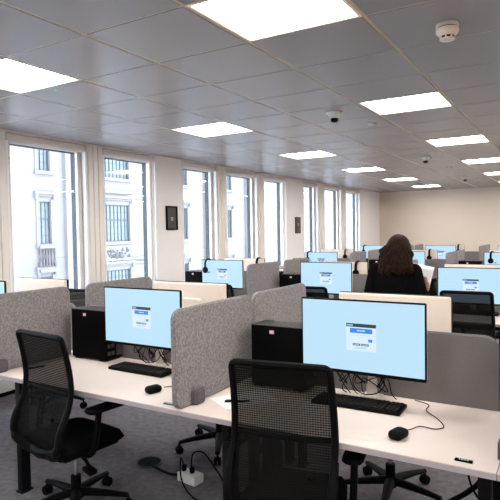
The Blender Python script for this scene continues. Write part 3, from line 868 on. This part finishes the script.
tag(MB().tube(smooth_path([(-.39, 2.45, .72), (-.395, 2.45, .55), (-.36, 2.45, .46), (-.31, 2.46, .42), (-.295, 2.49, .60)], 8), .005, MT['black'], seg=8).build('power_cable'), 'thin black cable looping below the right foreground desk edge', 'cable')
tag(MB().tube(smooth_path([(-.262, 2.742, 1.12), (-.268, 2.742, .98), (-.266, 2.735, .86), (-.285, 2.70, .80), (-.262, 2.66, .762), (-.215, 2.655, .756)], 8), .007, MT['black'], seg=8).build('power_cable'), 'black cable hanging at the right end of the fabric screen', 'cable')

# ------------------------------------------------------------------ the woman
def limb(b, pts, rads, m, balls=True):
    b.tube(pts, rads, m, seg=14)
    if balls:
        for p, r in zip(pts, rads): b.ball(p, r, m, seg=14)
def remesh(o, v, it=6):
    r = o.modifiers.new('remesh', 'REMESH'); r.mode = 'VOXEL'; r.voxel_size = v; r.use_smooth_shade = True
    s = o.modifiers.new('smooth', 'SMOOTH'); s.iterations = it; s.factor = .5
def torso(b, secs, m):
    """elliptical sections (z, rx, ry, yoff)"""
    tb = bmesh.new(); rings = []; n = 24
    for z, rx, ry, yo in secs: rings.append([tb.verts.new((rx*math.cos(2*PI*k/n), yo+ry*math.sin(2*PI*k/n), z)) for k in range(n)])
    for a, c in zip(rings, rings[1:]):
        for k in range(n): tb.faces.new((a[k], a[(k+1) % n], c[(k+1) % n], c[k]))
    tb.faces.new(rings[0][::-1]); tb.faces.new(rings[-1]); b.take(tb, m)

def woman():
    body = MB(); m = MT['skin']; HX = .032
    torso(body, [(.72, .13, .10, 0), (.80, .165, .115, 0), (.88, .155, .108, 0), (.97, .125, .092, 0), (1.07, .14, .10, .0), (1.18, .15, .10, 0), (1.26, .135, .08, -.005), (1.31, .06, .055, -.005)], m)
    limb(body, [(0, -.005, 1.27), (HX*.5, .0, 1.33), (HX, .008, 1.40)], [.055, .048, .048], m)
    # head
    body.ball((HX, .005, 1.452), (.073, .090, .098), m, seg=28)
    body.ball((HX, .040, 1.405), (.052, .058, .055), m, seg=20)
    limb(body, [(HX, .092, 1.455), (HX, .108, 1.428)], [.009, .014], m)
    for q in (-1, 1):
        body.ball((HX+q*.074, .0, 1.445), (.012, .022, .032), m, seg=12)
        body.ball((HX+q*.030, .078, 1.478), (.024, .014, .008), m, seg=10)
        limb(body, [(q*.085, 0, .80), (q*.09, .005, .43), (q*.095, -.01, .09)], [.085, .055, .036], m)
        limb(body, [(q*.095, -.02, .05), (q*.10, .06, .035), (q*.105, .14, .025)], [.034, .032, .024], m)
    # arms: the right hand holds the sheet, the left supports it in front
    RS, RE, RWp = (.152, -.005, 1.275), (.220, -.02, 1.03), (.178, .18, 1.085)
    LS, LE, LWp = (-.160, -.005, 1.275), (-.235, .0, 1.03), (-.09, .20, 1.10)
    for Sx, Ex, Wx in ((RS, RE, RWp), (LS, LE, LWp)):
        limb(body, [Sx, Ex, Wx], [.050, .038, .025], m)
    def hand(wr, dirv, thumb_side, up):
        wr = Vector(wr); d = Vector(dirv).normalized(); u = Vector(up); s_ = d.cross(u).normalized()*thumb_side; nrm = s_.cross(d).normalized()
        palm = wr+d*.045
        body.ball(palm, (.5, .5, .5), m, seg=4) if False else None
        for q in (-1.5, -.5, .5, 1.5):
            limb(body, [wr+s_*q*.012, wr+d*.075+s_*q*.017], [.016, .012], m)
        for q, L in ((-1.5, .050), (-.5, .064), (.5, .068), (1.5, .060)):
            base = wr+d*.075+s_*q*.0175; p2 = base+d*L*.45+nrm*.004; p3 = base+d*L*.72+nrm*.022; p4 = base+d*L*.80+nrm*.036
            limb(body, [base, p2, p3, p4], [.0092, .0085, .0078, .0068], m)
        b0 = wr+d*.02+s_*.026; limb(body, [b0, b0+d*.03+s_*.018+nrm*.012, b0+d*.058+s_*.016+nrm*.026], [.012, .0100, .0082], m)
    hand(RWp, (-.10, .25, .95), -1, (0, 1, 0))
    hand(LWp, (.55, .45, .7), 1, (0, 1, 0))
    root = body.build('person', m=m, smooth=0)
    remesh(root, .0062, 4)
    tag(root, 'woman with long wavy brown hair in black jacket, standing with back turned, holding paper', 'person')
    # face details
    for q in (-1, 1):
        e = MB().ball((HX+q*.030, .077, 1.462), (.013, .012, .010), MT['eye'], seg=14).ball((HX+q*.030, .0865, 1.462), (.006, .004, .006), MT['iris'], seg=10)
        e.build('eye', root)
    MB().ball((HX, .094, 1.392), (.021, .008, .007), MT['lips'], seg=12).build('mouth', root)
    # jacket
    j = MB(); mj = MT['jacket']
    torso(j, [(.70, .185, .135, 0), (.80, .19, .135, 0), (.90, .172, .122, 0), (.99, .150, .112, 0), (1.08, .162, .118, 0), (1.18, .178, .120, 0), (1.26, .168, .105, -.006), (1.305, .140, .085, -.008), (1.330, .092, .066, -.006), (1.345, .060, .058, -.004)], mj)
    limb(j, [RS, RE, tuple(Vector(RE).lerp(Vector(RWp), .88))], [.061, .055, .042], mj)
    limb(j, [LS, LE, tuple(Vector(LE).lerp(Vector(LWp), .88))], [.061, .055, .042], mj)
    jo = j.build('jacket', root, smooth=0); remesh(jo, .009, 4)
    tr = MB()
    torso(tr, [(.66, .17, .115, 0), (.80, .178, .125, 0), (.90, .15, .11, 0)], MT['trouser'])
    for q in (-1, 1): limb(tr, [(q*.085, 0, .78), (q*.09, .005, .43), (q*.095, -.01, .10)], [.098, .070, .062], MT['trouser'])
    to = tr.build('trousers', root, smooth=0); remesh(to, .010, 3)
    for q in (-1, 1):
        sh = MB(); sh.tube([(q*.094, -.055, .042), (q*.095, -.02, .05), (q*.10, .06, .044), (q*.105, .13, .032), (q*.107, .17, .026)], [.030, .044, .044, .040, .018], MT['shoe'], seg=16)
        sh.bx(q*.10-.035, q*.10+.035, -.07, .16, 0, .012, MT['shoe'], bev=.005)
        sh.build('shoe', root)
    # hair: cap plus wavy locks
    h = MB(); mh = MT['hair']
    h.ball((0, -.014, 1.470), (.090, .100, .098), mh, seg=24)
    torso(h, [(1.27, .10, .040, -.085), (1.31, .128, .055, -.085), (1.36, .125, .075, -.065), (1.42, .112, .092, -.045), (1.48, .098, .095, -.025), (1.53, .07, .075, -.018), (1.562, .03, .035, -.015)], mh)
    rnd = random.Random(5)
    for k in range(120):
        a = PI*(.98+1.04*(k/119))+rnd.uniform(-.05, .05)      # from one side round the back to the other
        if k >= 104: a = rnd.uniform(1.1*PI, 1.9*PI)
        ca, sa = math.cos(a), math.sin(a)
        zt = 1.555-abs(ca)*.02-rnd.uniform(0, .03); length = rnd.uniform(.22, .31)-.03*abs(ca)
        pts = []; ph = rnd.uniform(0, 6); wv = rnd.uniform(.009, .019)
        for q in range(13):
            u = q/12; z = zt-length*u
            rx = .030+.068*math.sin(min(1, u*2.4)*PI/2)+.055*max(0, u-.30)+.012*math.sin(u*3)
            ry = .030+.074*math.sin(min(1, u*2.2)*PI/2)+.004*u
            w1 = wv*math.sin(ph+u*13)*min(1, u*2)
            pts.append((ca*(rx+w1)+sa*w1*.8, -.016+sa*(ry+w1*.8)-.012*u, z))
        rr = [.011*(1-.25*abs(2*q/12-1))*(1 if q < 10 else (13-q)/3.2) for q in range(13)]
        h.tube(smooth_path(pts, 2), [rr[min(12, i//2)] for i in range(25)], mh, seg=6)
    ho = h.build('hair', root, smooth=80); ho.location.x = HX
    root.location = (-1.245, 4.33, 0); root.rotation_euler = (0, 0, -.04)
    # the sheet she holds: a top-level thing of its own
    pp = MB(); tb = bmesh.new(); n = 8
    G = [[tb.verts.new((-.105+.21*i/n, .012*math.sin(i/n*PI), -.14+.28*k/n)) for k in range(n+1)] for i in range(n+1)]
    for i in range(n):
        for k in range(n): tb.faces.new((G[i][k], G[i+1][k], G[i+1][k+1], G[i][k+1]))
    pp.take(tb, MT['paper'])
    po = pp.build('paper_sheet', smooth=60)
    so = po.modifiers.new('thick', 'SOLIDIFY'); so.thickness = .0008
    po.location = (-1.125, 4.545, 1.178); po.rotation_euler = (-.25, .22, .10)
    tag(po, 'white sheet of paper held up in the hand of the woman', 'paper')
woman()
